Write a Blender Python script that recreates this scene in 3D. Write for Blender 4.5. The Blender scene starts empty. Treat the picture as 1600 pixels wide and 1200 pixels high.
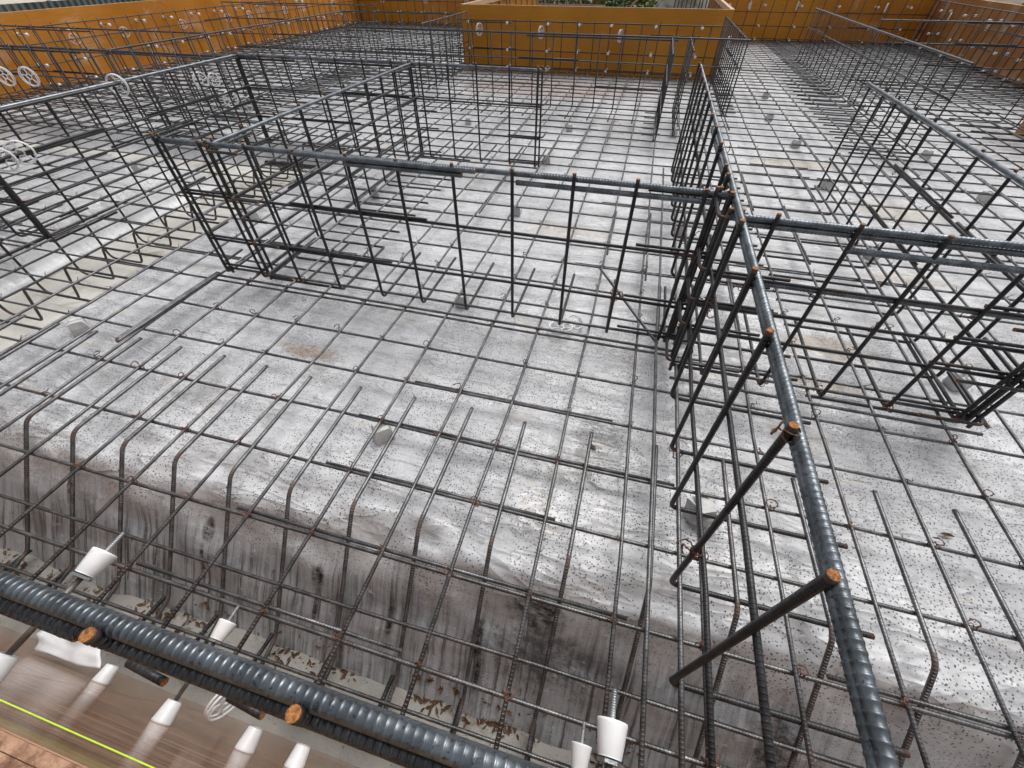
import bpy, math, random
from mathutils import Vector, Matrix, noise
random.seed(7)
sc = bpy.context.scene
COL = sc.collection
PI = math.pi

# ------------------------------------------------------------------ nodes
class NT:
    def __init__(s, mat): s.t = mat.node_tree; s.n = s.t.nodes; s.l = s.t.links
    def add(s, kind, **kw):
        nd = s.n.new(kind)
        for k, v in kw.items():
            if k in nd.inputs: s.put(nd.inputs[k], v)
            else: setattr(nd, k, v)
        return nd
    def put(s, sock, v):
        if isinstance(v, bpy.types.NodeSocket): s.l.new(v, sock)
        else: sock.default_value = v
    def math(s, op, a, b=0.0, c=0.0, clamp=False):
        nd = s.n.new('ShaderNodeMath'); nd.operation = op; nd.use_clamp = clamp
        for i, v in enumerate((a, b, c)): s.put(nd.inputs[i], v)
        return nd.outputs[0]
    def noise(s, vec, scale, detail=4, rough=.55, dist=0.0):
        nd = s.n.new('ShaderNodeTexNoise'); s.put(nd.inputs['Vector'], vec)
        nd.inputs['Scale'].default_value = scale; nd.inputs['Detail'].default_value = detail
        nd.inputs['Roughness'].default_value = rough; nd.inputs['Distortion'].default_value = dist
        return nd.outputs['Fac']
    def scale(s, vec, xyz, rot=(0, 0, 0), loc=(0, 0, 0)):
        nd = s.n.new('ShaderNodeMapping'); s.put(nd.inputs['Vector'], vec)
        nd.inputs['Scale'].default_value = xyz; nd.inputs['Rotation'].default_value = rot; nd.inputs['Location'].default_value = loc
        return nd.outputs[0]
    def ramp(s, fac, lo, hi, smooth=True):
        nd = s.n.new('ShaderNodeMapRange'); nd.clamp = True
        if smooth: nd.interpolation_type = 'SMOOTHSTEP'
        s.put(nd.inputs['Value'], fac); s.put(nd.inputs['From Min'], lo); s.put(nd.inputs['From Max'], hi)
        return nd.outputs[0]
    def mix(s, fac, a, b):
        nd = s.n.new('ShaderNodeMix'); nd.data_type = 'RGBA'
        s.put(nd.inputs[0], fac)
        for i, v in ((6, a), (7, b)):
            if isinstance(v, bpy.types.NodeSocket): s.l.new(v, nd.inputs[i])
            else: nd.inputs[i].default_value = (v[0], v[1], v[2], 1)
        return nd.outputs[2]
    def bump(s, h, strength, dist, prev=None):
        nd = s.n.new('ShaderNodeBump'); s.put(nd.inputs['Height'], h)
        nd.inputs['Strength'].default_value = strength; nd.inputs['Distance'].default_value = dist
        if prev is not None: s.l.new(prev, nd.inputs['Normal'])
        return nd.outputs[0]

def new_mat(name):
    m = bpy.data.materials.new(name); m.use_nodes = True
    t = NT(m); b = t.n['Principled BSDF']
    pos = t.add('ShaderNodeNewGeometry').outputs['Position']
    return m, t, b, pos

def col(c): return (c[0], c[1], c[2], 1)

def m_rebar(name, steel=(.105, .105, .108), rust_amt=.5, ribs=True, met=.75, pitch=.0075):
    m, t, b, pos = new_mat(name)
    rnd = t.add('ShaderNodeObjectInfo').outputs['Random']
    n1 = t.noise(pos, 9, 5, .6); n2 = t.noise(pos, 70, 4, .6)
    n1o = t.math('ADD', n1, t.math('MULTIPLY', t.math('SUBTRACT', rnd, .5), .22))
    rustv = t.add('ShaderNodeAttribute', attribute_name='rust').outputs['Fac']
    mask = t.math('ADD', t.ramp(t.math('ADD', n1o, t.math('MULTIPLY', n2, .3)), .90 - .2 * rust_amt, 1.0 - .2 * rust_amt + .08), rustv, clamp=True)
    mask = t.math('MULTIPLY', mask, t.ramp(n2, .30, .55), clamp=True)
    scale_ = t.noise(pos, 28, 3)
    st = t.mix(t.ramp(scale_, .35, .7), steel, tuple(c * 1.9 for c in steel))
    st = t.mix(t.math('MULTIPLY', t.ramp(t.noise(pos, 190, 4, .7), .55, .66), .75), st, tuple(c * .25 for c in steel))
    rc = t.mix(n2, (.075, .030, .015), (.20, .085, .035))
    b.inputs['Base Color'].default_value = (.1, .1, .1, 1)
    t.l.new(t.mix(mask, st, rc), b.inputs['Base Color'])
    t.put(b.inputs['Metallic'], t.math('MULTIPLY', t.math('SUBTRACT', 1.0, mask), met))
    t.put(b.inputs['Roughness'], t.math('ADD', t.math('MULTIPLY', mask, .45), t.math('ADD', t.math('MULTIPLY', n2, .25), .22)))
    nb = t.bump(n2, .35, .0006)
    if ribs:
        al = t.add('ShaderNodeAttribute', attribute_name='along').outputs['Fac']
        w = t.math('SINE', t.math('MULTIPLY', al, 2 * PI / pitch))
        nb = t.bump(t.ramp(w, .1, .8), .9, .0011, nb)
    t.l.new(nb, b.inputs['Normal'])
    return m

def m_simple(name, c1, c2, scale=8, rough=.6, bump=.0, bscale=60, met=0, stretch=(1, 1, 1), spec=.5, bd=.002):
    m, t, b, pos = new_mat(name)
    v = t.scale(pos, stretch)
    n = t.noise(v, scale, 6, .6)
    t.l.new(t.mix(t.ramp(n, .32, .68), c1, c2), b.inputs['Base Color'])
    b.inputs['Roughness'].default_value = rough; b.inputs['Metallic'].default_value = met
    b.inputs['Specular IOR Level'].default_value = spec
    if bump:
        t.l.new(t.bump(t.noise(v, bscale, 5), bump, bd), b.inputs['Normal'])
    return m

REBAR = m_rebar('wet_rebar', rust_amt=.35)
REBAR_SHADED = m_rebar('shaded_rebar', steel=(.024, .024, .026), rust_amt=.30, met=.3)  # shaded, near-black look of the standing bars put into the steel colour
REBAR_BIG = m_rebar('thick_rebar', steel=(.105, .118, .130), rust_amt=.18, ribs=False, met=.8)
REBAR_FAR = m_rebar('distant_rebar', steel=(.020, .020, .021), rust_amt=.3, ribs=False, met=.2)
RUST = m_simple('rusty_cut_steel', (.13, .045, .015), (.46, .19, .05), 260, .85, .9, 500)
WIRE = m_simple('rusty_wire', (.050, .024, .016), (.17, .065, .032), 60, .7)
WHITE = m_simple('white_plastic', (.72, .73, .74), (.82, .82, .82), 20, .35, .05, 200)
WHITE.node_tree.nodes['Principled BSDF'].inputs['Subsurface Weight'].default_value = .25
WHITE.node_tree.nodes['Principled BSDF'].inputs['Subsurface Radius'].default_value = (.01, .01, .01)
ZINC = m_simple('zinc_steel', (.30, .33, .34), (.5, .53, .54), 80, .3, .3, 300, met=.8)
GREYROD = m_simple('dull_grey_steel', (.10, .09, .085), (.22, .20, .19), 60, .45, .2, 200, met=.6)
BLOCK = m_simple('cast_mortar', (.44, .44, .43), (.58, .58, .56), 35, .85, .6, 160)
PLYEDGE = m_simple('cut_plywood_edge', (.42, .27, .15), (.62, .44, .28), 40, .7, .4, 120)
TIMBER = m_simple('sawn_timber', (.34, .22, .12), (.50, .36, .22), 14, .75, .4, 60, stretch=(1, 1, 1))
STRING = m_simple('yellow_green_string', (.55, .85, .03), (.65, .95, .08), 200, .6)
LEAF = m_simple('dead_leaf', (.05, .026, .014), (.15, .07, .03), 120, .6, .3, 200)
SOIL = m_simple('soil', (.10, .075, .05), (.20, .16, .11), 3, .95, .8, 20, bd=.02)
CORR = m_simple('grey_green_corrugated_steel', (.10, .125, .125), (.20, .23, .225), 3, .45, .1, 40, met=.3)
STONE = m_simple('mossy_stone', (.07, .09, .06), (.20, .19, .16), 6, .9, .8, 30, bd=.01)
FOL_A = m_simple('bush_leaves', (.025, .07, .015), (.09, .17, .03), 5, .5)
FOL_B = m_simple('yellow_green_leaves', (.16, .22, .02), (.30, .34, .05), 5, .5)
BARK = m_simple('bark', (.05, .035, .025), (.12, .09, .06), 20, .9, .5, 60)
TARP = m_simple('grey_tarp', (.12, .12, .11), (.30, .29, .26), 8, .6, .5, 20, bd=.02)

def m_floor(name, c1, c2, dirt):
    m, t, b, pos = new_mat(name)
    n = t.noise(pos, 2.5, 7, .65); f = t.noise(pos, 60, 5, .7); p = t.noise(pos, 260, 3, .6)
    c = t.mix(t.ramp(n, .35, .65), c1, c2)
    c = t.mix(t.ramp(t.noise(pos, 5, 8, .7, .6), .52, .68), c, dirt)
    c = t.mix(t.math('MULTIPLY', t.ramp(p, .62, .70), .5), c, (.12, .11, .09))
    t.l.new(c, b.inputs['Base Color'])
    b.inputs['Roughness'].default_value = .8
    nb = t.bump(f, .6, .004); t.l.new(t.bump(p, .4, .001, nb), b.inputs['Normal'])
    return m
LEAN = m_floor('lean_concrete', (.25, .245, .225), (.38, .37, .34), (.13, .11, .085))
CREAM = m_floor('cream_lean_concrete', (.50, .48, .43), (.63, .62, .58), (.34, .30, .22))

def m_ply(name, c1, c2, scrape, scr=.3, rough=.28, axis='z'):
    m, t, b, pos = new_mat(name)
    n = t.noise(pos, 1.1, 4, .5); g = t.noise(t.scale(pos, (1.2, 1.2, 22)), 3, 5, .6)
    c = t.mix(t.ramp(n, .3, .7), c1, c2)
    c = t.mix(t.math('MULTIPLY', t.ramp(g, .45, .8), .35), c, tuple(x * .55 for x in c1))
    s1 = t.noise(pos, 2.2, 8, .72, .8)
    c = t.mix(t.math('MULTIPLY', t.ramp(s1, .60 - .15 * scr, .78 - .1 * scr), min(1, .3 + scr)), c, scrape)
    sp = t.noise(pos, 35, 5, .7)
    c = t.mix(t.math('MULTIPLY', t.ramp(sp, .66, .72), .6), c, (.55, .45, .34))
    t.l.new(c, b.inputs['Base Color'])
    t.put(b.inputs['Roughness'], t.math('ADD', t.math('MULTIPLY', s1, .4), rough - .15))
    b.inputs['Specular IOR Level'].default_value = .45
    t.l.new(t.bump(g, .10, .004), b.inputs['Normal'])
    return m
PLY = m_ply('orange_coated_plywood', (.43, .155, .012), (.57, .225, .026), (.58, .43, .31), .50)
PLYBOX = m_ply('amber_coated_plywood', (.46, .18, .010), (.57, .235, .016), (.50, .33, .16), .12)
PLYBR = m_ply('worn_brown_plywood', (.30, .12, .035), (.42, .19, .06), (.46, .36, .29), .55)

def m_plyfront():
    m, t, b, pos = new_mat('brown_coated_plywood')
    g = t.noise(t.scale(pos, (1.0, 1.0, 26), rot=(0, .05, 0)), 3.5, 7, .65, .2)
    g2 = t.noise(t.scale(pos, (1.0, 1.0, 7)), 3, 6, .6, .5)
    c = t.mix(t.ramp(g, .35, .65), (.30, .13, .06), (.46, .28, .18))  # streaks: blurred sky reflections painted into the panel colour, along with mud
    c = t.mix(t.math('MULTIPLY', t.ramp(g2, .45, .7), .5), c, (.17, .075, .03))
    t.l.new(c, b.inputs['Base Color']); t.put(b.inputs['Roughness'], t.math('ADD', t.math('MULTIPLY', g, .2), .06))
    t.l.new(t.bump(g, .15, .003), b.inputs['Normal'])
    return m
PLYFRONT = m_plyfront()

def m_sheet():
    m, t, b, pos = new_mat('clear_plastic_sheet_over_ground')
    sx = t.add('ShaderNodeSeparateXYZ', Vector=pos); X, Y, Z = sx.outputs
    flat = t.ramp(t.math('ADD', Z, t.math('MULTIPLY', t.math('SUBTRACT', t.noise(t.scale(pos, (2.2, 1, 1)), 4, 5, .6), .5), .22)), -.27, -.085)                 # 1 on the slab, 0 down the bank
    big = t.noise(pos, 1.3, 6, .6, .4); mid = t.noise(pos, 6, 7, .68, .5)
    base = t.mix(t.ramp(big, .35, .68), (.44, .445, .46), (.62, .625, .64))
    base = t.mix(t.math('MULTIPLY', t.ramp(mid, .54, .70), .55), base, (.28, .28, .27))
    st = t.noise(t.scale(pos, (1, 1.6, 1), loc=(3, 1, 0)), 2.1, 8, .7, .9)
    base = t.mix(t.math('MULTIPLY', t.ramp(st, .58, .72), .6), base, (.44, .37, .27))
    # smears of grout milk under the film, drawn out along the bars
    sm = t.noise(t.scale(pos, (1.2, 7, 1), rot=(0, 0, .25)), 3.2, 7, .65, .6)
    base = t.mix(t.math('MULTIPLY', t.ramp(sm, .56, .70), .45), base, (.74, .74, .75))
    # named stains
    def blob(x, y, rx, ry, c, amt, base, wob=.35):
        v = t.scale(pos, (1 / rx, 1 / ry, 0), loc=(-x / rx, -y / ry, 0))
        ln = t.n.new('ShaderNodeVectorMath'); ln.operation = 'LENGTH'; t.l.new(v, ln.inputs[0])
        d = t.math('ADD', ln.outputs['Value'], t.math('MULTIPLY', t.math('SUBTRACT', t.noise(pos, 22, 7, .75), .5), wob * 6))
        brk = t.ramp(t.noise(t.scale(pos, (1, 2, 1)), 30, 7, .75), .36, .60)
        return t.mix(t.math('MULTIPLY', t.math('MULTIPLY', t.ramp(d, 1.15, .45), t.math('ADD', t.math('MULTIPLY', brk, .65), .35)), amt), base, c)
    base = blob(-1.15, 1.02, .16, .045, (.25, .175, .11), .95, base, .32)
    base = blob(.07, .86, .10, .17, (.15, .15, .14), .85, base)
    base = blob(-.02, .74, .10, .07, (.22, .22, .20), .6, base)
    base = blob(.045, .845, .028, .014, (.02, .018, .018), 1.0, base, .12)
    base = blob(.95, 1.62, .20, .09, (.40, .30, .17), .7, base)
    base = blob(.85, 1.36, .16, .05, (.36, .27, .16), .6, base)
    base = blob(1.45, 2.3, .25, .07, (.45, .32, .17), .5, base)
    base = blob(1.25, 4.0, .35, .15, (.47, .36, .20), .6, base)
    base = blob(1.7, 3.2, .3, .2, (.46, .38, .22), .5, base)
    base = blob(-.3, 2.4, .3, .10, (.48, .38, .25), .5, base)
    base = blob(-1.2, 6.2, 1.2, .6, (.36, .20, .13), .6, base)
    # condensation droplets under the film
    vo = t.add('ShaderNodeTexVoronoi', Vector=pos, Scale=125.0, Randomness=1.0)
    vo2 = t.add('ShaderNodeTexVoronoi', Vector=pos, Scale=48.0, Randomness=1.0)
    dens = t.ramp(t.noise(pos, 3.5, 5, .6), .28, .52)
    near = t.ramp(Y, 3.0, 1.4)
    dr = t.math('MULTIPLY', t.ramp(vo.outputs['Distance'], t.math('ADD', t.math('MULTIPLY', dens, .22), .10), t.math('ADD', t.math('MULTIPLY', dens, .15), .06), False), t.math('MULTIPLY', near, 1.0))
    dr2 = t.math('MULTIPLY', t.ramp(vo2.outputs['Distance'], .15, .07), t.math('MULTIPLY', t.math('MULTIPLY', dens, near), .8))
    drops = t.math('MAXIMUM', dr, dr2)
    base = t.mix(t.math('MULTIPLY', drops, t.math('ADD', t.math('MULTIPLY', flat, .75), .25)), base, (.045, .045, .05))
    # water runs down the bank, over a darker tone that weakens to the right
    v = t.scale(pos, (70, 5, 3))
    wob = t.math('MULTIPLY', t.noise(pos, 9, 2), .016)
    cmb = t.add('ShaderNodeCombineXYZ', X=t.math('MULTIPLY', t.math('ADD', X, wob), 75), Y=t.math('MULTIPLY', Y, 3.0), Z=t.math('MULTIPLY', Z, 1.0))
    run = t.noise(cmb.outputs[0], 1.0, 6, .65)
    cmb2 = t.add('ShaderNodeCombineXYZ', X=t.math('MULTIPLY', t.math('ADD', X, t.math('MULTIPLY', wob, 1.6)), 15), Y=t.math('MULTIPLY', Y, 3.5), Z=t.math('MULTIPLY', Z, 3.5))
    run2 = t.noise(cmb2.outputs[0], 1.0, 8, .72, .3)
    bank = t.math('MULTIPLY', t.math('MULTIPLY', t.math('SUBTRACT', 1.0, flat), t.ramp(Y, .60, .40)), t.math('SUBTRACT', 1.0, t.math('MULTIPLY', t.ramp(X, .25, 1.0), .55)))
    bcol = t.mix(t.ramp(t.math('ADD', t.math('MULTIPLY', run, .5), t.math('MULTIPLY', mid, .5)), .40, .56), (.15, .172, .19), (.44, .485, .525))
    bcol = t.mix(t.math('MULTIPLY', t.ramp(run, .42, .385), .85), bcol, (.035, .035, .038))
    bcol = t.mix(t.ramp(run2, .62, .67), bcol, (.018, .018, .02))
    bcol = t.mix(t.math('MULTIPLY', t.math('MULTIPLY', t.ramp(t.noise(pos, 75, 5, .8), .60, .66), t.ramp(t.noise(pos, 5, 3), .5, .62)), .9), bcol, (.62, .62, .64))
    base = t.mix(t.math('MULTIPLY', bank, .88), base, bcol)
    base = blob(-.02, .33, .10, .035, (.012, .012, .012), 1.0, base, .25)
    base = blob(.02, .25, .16, .06, (.05, .05, .05), .75, base, .5)
    for bx, by, rx, ry in ((-1.09, .30, .022, .035), (-.685, .27, .024, .030), (-.69, .20, .010, .05), (-.44, .235, .014, .05), (-.17, .25, .020, .05), (-.155, .19, .011, .05), (-1.66, .30, .012, .04), (-1.10, .22, .010, .05)):
        base = blob(bx, by, rx, ry, (.015, .015, .016), 1.0, base, .16)
    base = blob(.62, .22, .06, .09, (.03, .03, .03), .9, base, .3)
    g1 = t.noise(t.scale(pos, (1, 1.7, 1), rot=(0, 0, .2)), 13, 8, .75, .7)
    base = t.mix(t.math('MULTIPLY', t.math('MULTIPLY', t.ramp(g1, .50, .62), .42), flat), base, (.25, .25, .245))
    base = t.mix(t.math('MULTIPLY', t.math('MULTIPLY', t.ramp(t.noise(t.scale(pos, (1, 2, 1), loc=(7, 7, 0)), 5, 8, .75, .8), .56, .66), .40), flat), base, (.42, .36, .27))
    fl = t.noise(t.scale(pos, (1, 2.2, 1), rot=(0, 0, .2)), 26, 6, .75, .4)
    fl2 = t.ramp(t.noise(pos, 2.4, 4, .6), .40, .62)
    base = t.mix(t.math('MULTIPLY', t.math('MULTIPLY', t.ramp(fl, .59, .68), t.math('ADD', t.math('MULTIPLY', fl2, .6), .25)), flat), base, (.17, .165, .155))
    base = t.mix(t.math('MULTIPLY', t.ramp(t.noise(t.scale(pos, (1, 2.5, 1), loc=(5, 2, 0)), 34, 6, .75), .60, .70), .7), base, (.80, .80, .81))
    t.l.new(base, b.inputs['Base Color'])
    b.inputs['Specular IOR Level'].default_value = .6
    t.put(b.inputs['Roughness'], t.math('SUBTRACT', t.math('ADD', t.math('MULTIPLY', mid, .38), .11), t.math('MULTIPLY', bank, .08)))
    w1 = t.noise(t.scale(pos, (2.2, 9, 1), rot=(0, 0, .35)), 2.0, 2, .5, .3)
    w2 = t.noise(t.scale(pos, (9, 2.5, 1), rot=(0, 0, -.3)), 2.6, 2, .5, .3)
    nb = t.bump(w1, .6, .012)
    nb = t.bump(w2, .4, .009, nb)
    for rot_, sc_, st_ in ((.55, 2.6, .55), (-.35, 3.6, .4), (1.3, 2.2, .35)):
        cr_ = t.noise(t.scale(pos, (1.0, 3.6, 1), rot=(0, 0, rot_), loc=(rot_ * 9, 0, 0)), sc_, 2, .5, .6)
        rid = t.math('SUBTRACT', 1.0, t.math('MULTIPLY', t.math('ABSOLUTE', t.math('SUBTRACT', cr_, .5)), 9.0), clamp=True)
        nb = t.bump(t.math('MULTIPLY', t.math('MULTIPLY', rid, rid), t.ramp(Z, -.16, -.07)), st_ * 1.1, .0045, nb)
    nb = t.bump(t.math('MULTIPLY', t.ramp(run, .42, .55), bank), .5, .002, nb)
    nb = t.bump(t.noise(pos, 55, 4, .6), .25, .0018, nb)
    nb = t.bump(drops, .5, .0015, nb)
    t.l.new(nb, b.inputs['Normal'])
    return m
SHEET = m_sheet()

# ------------------------------------------------------------------ mesh collector
class MB:
    def __init__(s, origin=(0, 0, 0)):
        s.v = []; s.f = []; s.mi = []; s.al = []; s.ru = []; s.o = Vector(origin)
    def tube(s, pts, r, seg=8, cap=1, ribs=None, rust_bend=False, rust_end=.0, ridge=False, sm=0):
        P = [Vector(p) for p in pts]
        # dense resample where ribs are modelled
        if (rust_end or rust_bend) and not ribs:
            Q = [P[0]]
            for i in range(len(P) - 1):
                d = P[i + 1] - P[i]; L = d.length
                if L > .05:
                    Q.append(P[i] + d * (.014 / L)); Q.append(P[i + 1] - d * (.014 / L))
                Q.append(P[i + 1])
            P = Q
        prof = [r] * len(P)
        if ribs:
            pitch, hh = ribs; Q = []; pr_ = []
            for i in range(len(P) - 1):
                d = P[i + 1] - P[i]; L = d.length; k = max(1, int(L / pitch))
                for j in range(k):
                    for q, rr in ((0, r), (.60, r), (.68, r + hh), (.90, r + hh), (.98, r)):
                        Q.append(P[i] + d * ((j + q) / k)); pr_.append(rr)
            Q.append(P[-1]); pr_.append(r); P = Q; prof = pr_
        n = len(P); base = len(s.v); tlast = None; acc = 0.0
        T = []
        for i in range(n):
            a = P[max(0, i - 1)]; b = P[min(n - 1, i + 1)]; T.append((b - a).normalized())
        up = Vector((0, 0, 1)) if abs(T[0].z) < .9 else Vector((1, 0, 0))
        u = (up - T[0] * up.dot(T[0])).normalized()
        for i in range(n):
            u = (u - T[i] * u.dot(T[i]))
            u = u.normalized() if u.length > 1e-6 else T[i].orthogonal().normalized()
            w = T[i].cross(u)
            if i: acc += (P[i] - P[i - 1]).length
            bend = 0.0
            if rust_bend and 0 < i < n - 1:
                c = (P[i] - P[i - 1]).normalized().dot((P[i + 1] - P[i]).normalized())
                if c < .995: bend = .55
            for k in range(seg):
                a = 2 * PI * k / seg + (PI / seg if not ridge else 0)
                rr = prof[i]
                if ridge and k % (seg // 2) == 0: rr = r * 1.13
                s.v.append(P[i] + (u * math.sin(a) + w * math.cos(a)) * rr - s.o)
                s.al.append(acc); s.ru.append(max(bend, rust_end if i in (0, n - 1) else 0))
            if i:
                o0 = base + (i - 1) * seg; o1 = base + i * seg
                for k in range(seg):
                    k2 = (k + 1) % seg
                    s.f.append((o0 + k, o1 + k, o1 + k2, o0 + k2)); s.mi.append(sm)
        if cap is not None:
            s.f.append(tuple(base + k for k in range(seg))); s.mi.append(cap)
            s.f.append(tuple(base + (n - 1) * seg + k for k in reversed(range(seg)))); s.mi.append(cap)
        return s
    def box(s, a, b, mi=0):
        x0, y0, z0 = a; x1, y1, z1 = b; i = len(s.v)
        for z in (z0, z1):
            for x, y in ((x0, y0), (x1, y0), (x1, y1), (x0, y1)):
                s.v.append(Vector((x, y, z)) - s.o); s.al.append(0); s.ru.append(0)
        for q in ((0, 3, 2, 1), (4, 5, 6, 7), (0, 1, 5, 4), (1, 2, 6, 5), (2, 3, 7, 6), (3, 0, 4, 7)):
            s.f.append(tuple(i + k for k in q)); s.mi.append(mi)
        return s
    def raw(s, vs, fs, mi=0):
        i = len(s.v)
        for v in vs: s.v.append(Vector(v) - s.o); s.al.append(0); s.ru.append(0)
        for f in fs: s.f.append(tuple(i + k for k in f)); s.mi.append(mi)
        return s
    def lathe(s, prof, axis='y', seg=24, mi=0, caps=True):
        base = len(s.v)
        for (h, r) in prof:
            for k in range(seg):
                a = 2 * PI * k / seg; c, d = r * math.cos(a), r * math.sin(a)
                v = (c, h, d) if axis == 'y' else (c, d, h)
                s.v.append(Vector(v) - s.o); s.al.append(h); s.ru.append(0)
        for i in range(len(prof) - 1):
            for k in range(seg):
                k2 = (k + 1) % seg
                s.f.append((base + i * seg + k, base + i * seg + k2, base + (i + 1) * seg + k2, base + (i + 1) * seg + k)); s.mi.append(mi)
        if caps:
            s.f.append(tuple(base + k for k in range(seg))); s.mi.append(mi)
            s.f.append(tuple(base + (len(prof) - 1) * seg + k for k in range(seg))); s.mi.append(mi)
        return s
    def mesh(s, name, mats, smooth=True):
        me = bpy.data.meshes.new(name)
        me.from_pydata([tuple(v) for v in s.v], [], s.f)
        for m in mats: me.materials.append(m)
        me.polygons.foreach_set('material_index', s.mi)
        if smooth: me.polygons.foreach_set('use_smooth', [len(f) == 4 for f in s.f] if smooth == 'q' else [True] * len(s.f))
        for nm, dat in (('along', s.al), ('rust', s.ru)):
            a = me.attributes.new(nm, 'FLOAT', 'POINT'); a.data.foreach_set('value', dat)
        me.update()
        return me
    def build(s, name, mats, parent=None, smooth='q', loc=None):
        if not isinstance(mats, (list, tuple)): mats = [mats]
        o = bpy.data.objects.new(name, s.mesh(name, mats, smooth)); COL.objects.link(o)
        if parent is not None: o.parent = parent
        if loc is not None: o.location = loc
        elif parent is None: o.location = s.o
        return o

def tag(o, label=None, cat=None, group=None, kind=None):
    if label: o['label'] = label
    if cat: o['category'] = cat
    if group: o['group'] = group
    if kind: o['kind'] = kind
    return o
def thing(name, loc, label, cat, group=None, rot=(0, 0, 0)):
    o = bpy.data.objects.new(name, None); COL.objects.link(o); o.location = loc; o.rotation_euler = rot
    o.empty_display_size = .05
    return tag(o, label, cat, group)
def put(name, me, parent=None, loc=(0, 0, 0), rot=(0, 0, 0), scl=1):
    o = bpy.data.objects.new(name, me); COL.objects.link(o); o.parent = parent; o.location = loc; o.rotation_euler = rot
    o.scale = (scl,) * 3 if not isinstance(scl, tuple) else scl
    return o
def copy_tree(o, parent=None):
    c = o.copy(); COL.objects.link(c); c.parent = parent
    for ch in list(o.children): copy_tree(ch, c)
    return c
ORD = ['first', 'second', 'third', 'fourth', 'fifth', 'sixth', 'seventh', 'eighth', 'ninth', 'tenth', 'eleventh', 'twelfth',
       'thirteenth', 'fourteenth', 'fifteenth', 'sixteenth', 'seventeenth', 'eighteenth', 'nineteenth', 'twentieth',
       'twenty-first', 'twenty-second', 'twenty-third', 'twenty-fourth']

def fillet(pts, r, k=5):
    P = [Vector(p) for p in pts]; out = [P[0]]
    for i in range(1, len(P) - 1):
        a = (P[i - 1] - P[i]); b = (P[i + 1] - P[i]); la, lb = a.length, b.length
        a.normalize(); b.normalize()
        ang = a.angle(b); d = min(r / math.tan(ang / 2), la * .45, lb * .45)
        p0 = P[i] + a * d; p1 = P[i] + b * d
        for j in range(k + 1):
            t = j / k
            out.append(p0 * (1 - t) ** 2 + P[i] * 2 * t * (1 - t) + p1 * t * t)
    out.append(P[-1]); return out
def wavy(a, b, amp, step=.5):
    a = Vector(a); b = Vector(b); n = max(1, int((b - a).length / step)); out = []
    ph = random.uniform(0, 50)
    for i in range(n + 1):
        p = a.lerp(b, i / n); s = (ph + i * .7)
        out.append(p + Vector(((noise.noise((s, 0, 0))) * amp * (0 if abs((b - a).x) > abs((b - a).y) else 1),
                               (noise.noise((0, s, 0))) * amp * (1 if abs((b - a).x) > abs((b - a).y) else 0),
                               (noise.noise((0, 0, s))) * amp * .5)))
    return out

# wire tie templates: a loop round a crossing with a twisted, curled tail
def tie_mesh(i):
    rnd = random.Random(i); m = MB(); w = .0012
    for s in (-1, 1):
        pts = []
        for k in range(13):
            a = 2 * PI * k / 12
            pts.append((math.cos(a) * .0085 * s, math.cos(a) * .0085 + .0015 * math.sin(3 * a + i), math.sin(a) * .0105 + .002))
        m.tube(pts, w, 5, None)
    L = rnd.uniform(.014, .034); ang = rnd.uniform(0, 6.28); curl = rnd.uniform(1.5, 5)
    for q in (0, 1):
        pts = []
        for k in range(12):
            t = k / 11; r = .004 + L * t * .6
            a = ang + curl * t * t + q * .15
            pts.append((math.cos(a) * r + math.sin(t * 19 + q * PI) * .0014, math.sin(a) * r + math.cos(t * 19 + q * PI) * .0014, .014 + L * .55 * math.sin(t * 2.4 + q * .2)))
        m.tube(pts, w, 5, None)
    return m.mesh('wire_tie', [WIRE])
TIES = [tie_mesh(i) for i in range(6)]
def tie_raw(i):
    me = TIES[i % 6]
    return [v.co.copy() for v in me.vertices], [tuple(p.vertices) for p in me.polygons]

ZT = .585     # top of the standing cages above the mat
MATS = [REBAR, RUST]; MATSD = [REBAR_SHADED, RUST]; MATSB = [REBAR_BIG, RUST]; MATSF = [REBAR_FAR, REBAR_FAR]

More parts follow.
